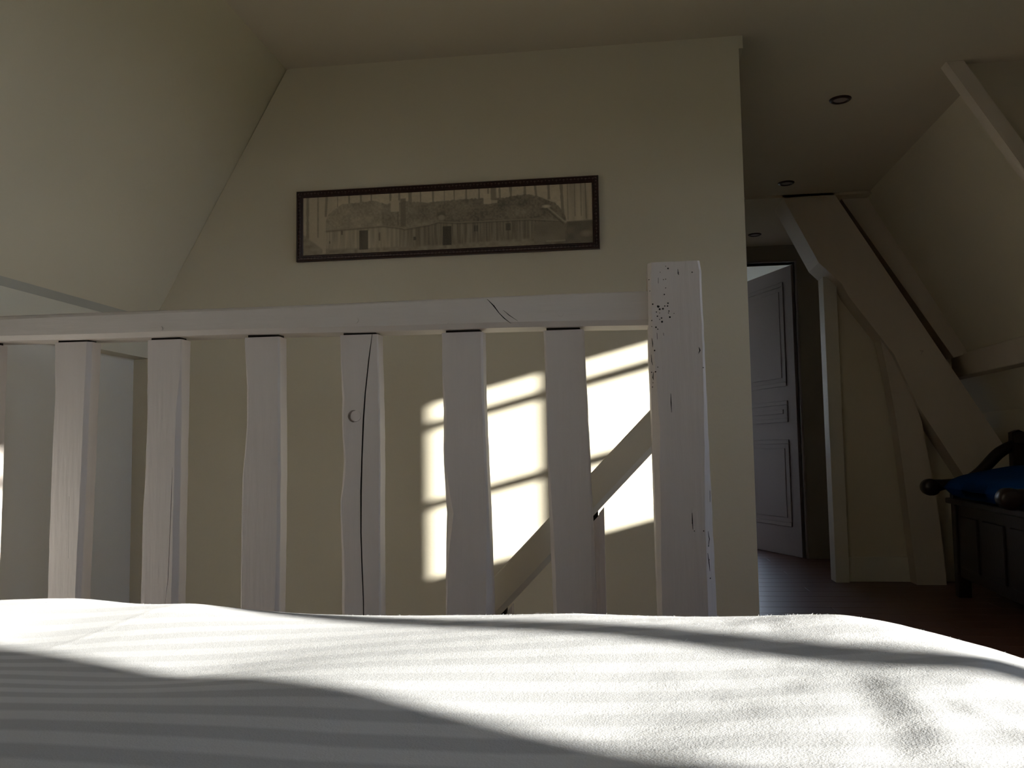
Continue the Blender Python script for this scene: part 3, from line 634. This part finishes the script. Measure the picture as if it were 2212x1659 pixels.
# duvet height field through measured control points
ctl = [(.221,.541,.610),(.209,.547,.614),(.177,.565,.612),(.129,.592,.609),(.075,.622,.608),(.013,.655,.608),(-.057,.694,.604),(-.139,.740,.597),(-.290,.824,.586),(-.430,.902,.580),
 (.027,.406,.604),(-.003,.422,.601),(-.037,.442,.601),(-.089,.471,.602),(-.150,.504,.604),(-.222,.543,.600),(-.310,.592,.588),(-.449,.670,.583),(-.556,.729,.576),
 (.253,.615,.601),(.214,.636,.610),(.148,.674,.618),(.099,.700,.611),(.052,.726,.606),(-.044,.780,.599),(-.159,.843,.585),(-.239,.888,.575),(-.444,.878,.588),(-.622,.951,.580),(-.803,1.051,.556),
 (-.26,.34,.612),(-.40,.45,.607),(-.05,.36,.602),(.15,.40,.606),(.22,.44,.607),(-.16,.20,.60),(.15,.2,.60),(-.45,.2,.60),(.0,-.3,.59),(-.6,-.3,.59),(-.8,.2,.59),(-.9,.6,.58),(-.58,.60,.590)]
def beyond(x, y_, z, d=.16, drop=.015):
    l = math.hypot(x, y_); s_ = (z-CAM_H)/l; l2 = l+d; return (x*l2/l, y_*l2/l, CAM_H + s_*l2 - drop)
for c in ctl[19:30]: ctl.append(beyond(*c)); ctl.append(beyond(*c, d=.34, drop=.03))
C = np.array(ctl); base = .585
def phi(r): return np.where(r > 0, r*r*np.log(np.maximum(r, 1e-9)), 0)
D = np.hypot(C[:, None, 0]-C[None, :, 0], C[:, None, 1]-C[None, :, 1]); n_ = len(C)
A = np.zeros((n_+3, n_+3)); A[:n_, :n_] = phi(D) + np.eye(n_)*2e-4; A[:n_, n_] = 1; A[:n_, n_+1:] = C[:, :2]; A[n_, :n_] = 1; A[n_+1:, :n_] = C[:, :2].T
wgt = np.linalg.solve(A, np.concatenate([C[:, 2], [0, 0, 0]]))
def seg(n, edges):  # graded spacing
    out = []
    for (a, c, k) in edges: out += list(np.linspace(a, c, k, endpoint=False))
    return np.array(out + [edges[-1][1]])
gx = seg(0, [(-1.34, -1.0, 18), (-1.0, .36, 260), (.36, .46, 14)]); gy = seg(0, [(-1.0, .1, 50), (.1, 1.15, 260), (1.15, 1.34, 20)])
GX, GY = np.meshgrid(gx, gy); Z = np.full(GX.shape, wgt[n_]) + wgt[n_+1]*GX + wgt[n_+2]*GY
for i in range(n_): Z += wgt[i]*phi(np.hypot(GX-C[i, 0], GY-C[i, 1]))
Z = np.clip(Z, .40, .66)
def gnoise(sc, seed):
    r = np.random.RandomState(seed); g = r.rand(400, 400); X_ = (GX+2)*sc; Y_ = (GY+2)*sc; i = X_.astype(int) % 398; j = Y_.astype(int) % 398; fx = X_-X_.astype(int); fy = Y_-Y_.astype(int)
    fx = fx*fx*(3-2*fx); fy = fy*fy*(3-2*fy)
    return (g[j, i]*(1-fx)+g[j, i+1]*fx)*(1-fy)+(g[j+1, i]*(1-fx)+g[j+1, i+1]*fx)*fy - .5
def ridge_(p, q, w, h, t0=.15):
    p = np.array(p); q = np.array(q); d = q-p; L = np.hypot(*d); d = d/L
    s_ = ((GX-p[0])*d[0]+(GY-p[1])*d[1])/L; off = -(GX-p[0])*d[1]+(GY-p[1])*d[0]
    env = np.clip(s_/t0, 0, 1)*np.clip((1-s_)/t0, 0, 1); env = env*env*(3-2*env)
    return h*env*np.exp(-(off/w)**2)
rightish = np.clip((GX+.05)/.15, 0, 1)
Z += .0012*gnoise(28, 1)*rightish + .0006*gnoise(70, 2)*(.4+.6*rightish) + .0012*gnoise(9, 3)
Z += ridge_((.130, .58), (.108, .34), .012, -.0012, .5) + ridge_((.152, .57), (.137, .34), .010, .0008, .5) + ridge_((.155, .52), (.20, .37), .006, .0007, .4) + ridge_((-.455, .89), (-.492, .68), .003, .0005, .2)
# round the hems down over the mattress
ex = np.clip((GX-.33)/.13, 0, 1); Z -= .40*ex**2.2
exl = np.clip((-1.08-GX)/.26, 0, 1); Z -= .40*exl**2
ey = np.clip((GY-1.12)/.22, 0, 1); Z -= .36*ey**1.8
Z = np.maximum(Z, .17)
ny_, nx_ = GX.shape
vt = [(float(a), float(c), float(z)) for a, c, z in zip(GX.ravel(), GY.ravel(), Z.ravel())]
fs = [(j*nx_+i, j*nx_+i+1, (j+1)*nx_+i+1, (j+1)*nx_+i) for j in range(ny_-1) for i in range(nx_-1)]
me = bpy.data.meshes.new('duvet'); me.from_pydata(vt, [], fs); me.materials.append(M['fabric']); me.polygons.foreach_set('use_smooth', [True]*len(fs))
duv = bpy.data.objects.new('duvet', me); COL.objects.link(duv)
md = duv.modifiers.new('thickness', 'SOLIDIFY'); md.thickness = .012; md.offset = -1
tag(duv, 'white duvet with satin stripes lying in soft folds in the sunlight', 'duvet')
# loose fibres standing on the cloth along the crest
fz = MB(); r = random.Random(3)
def zat(x, y_):
    i = int(np.clip(np.searchsorted(gx, x), 1, nx_-1)); j = int(np.clip(np.searchsorted(gy, y_), 1, ny_-1)); return float(Z[j, i])
for k in range(5200):
    x = r.uniform(-.75, .30); yc = .70 - .42*(x-.10) if x < .1 else .70 - .35*(x-.1)
    y_ = yc + r.gauss(0, .05)
    z = zat(x, y_); L = abs(r.gauss(.0011, .0007)) + .0004; w = .00008
    a = r.uniform(0, 6.28); t = Vector((math.cos(a)*.8, math.sin(a)*.8, r.uniform(.3, 1.0))).normalized(); s_ = Vector((1, .1, 0))*w
    p = Vector((x, y_, z-.0001)); q = p + t*L*.6; e2 = q + (t + Vector((r.uniform(-.6, .6), 0, -.3)))*L*.4; bk = Vector((0, w, 0))
    fz.add([p-s_, p+s_, p+bk, q-s_*.8, q+s_*.8, q+bk*.8, e2], [(0, 1, 4, 3), (1, 2, 5, 4), (2, 0, 3, 5), (3, 4, 6), (4, 5, 6), (5, 3, 6)])
o = fz.build('lint', 'fabric', duv, flip=False); o['kind'] = 'stuff'
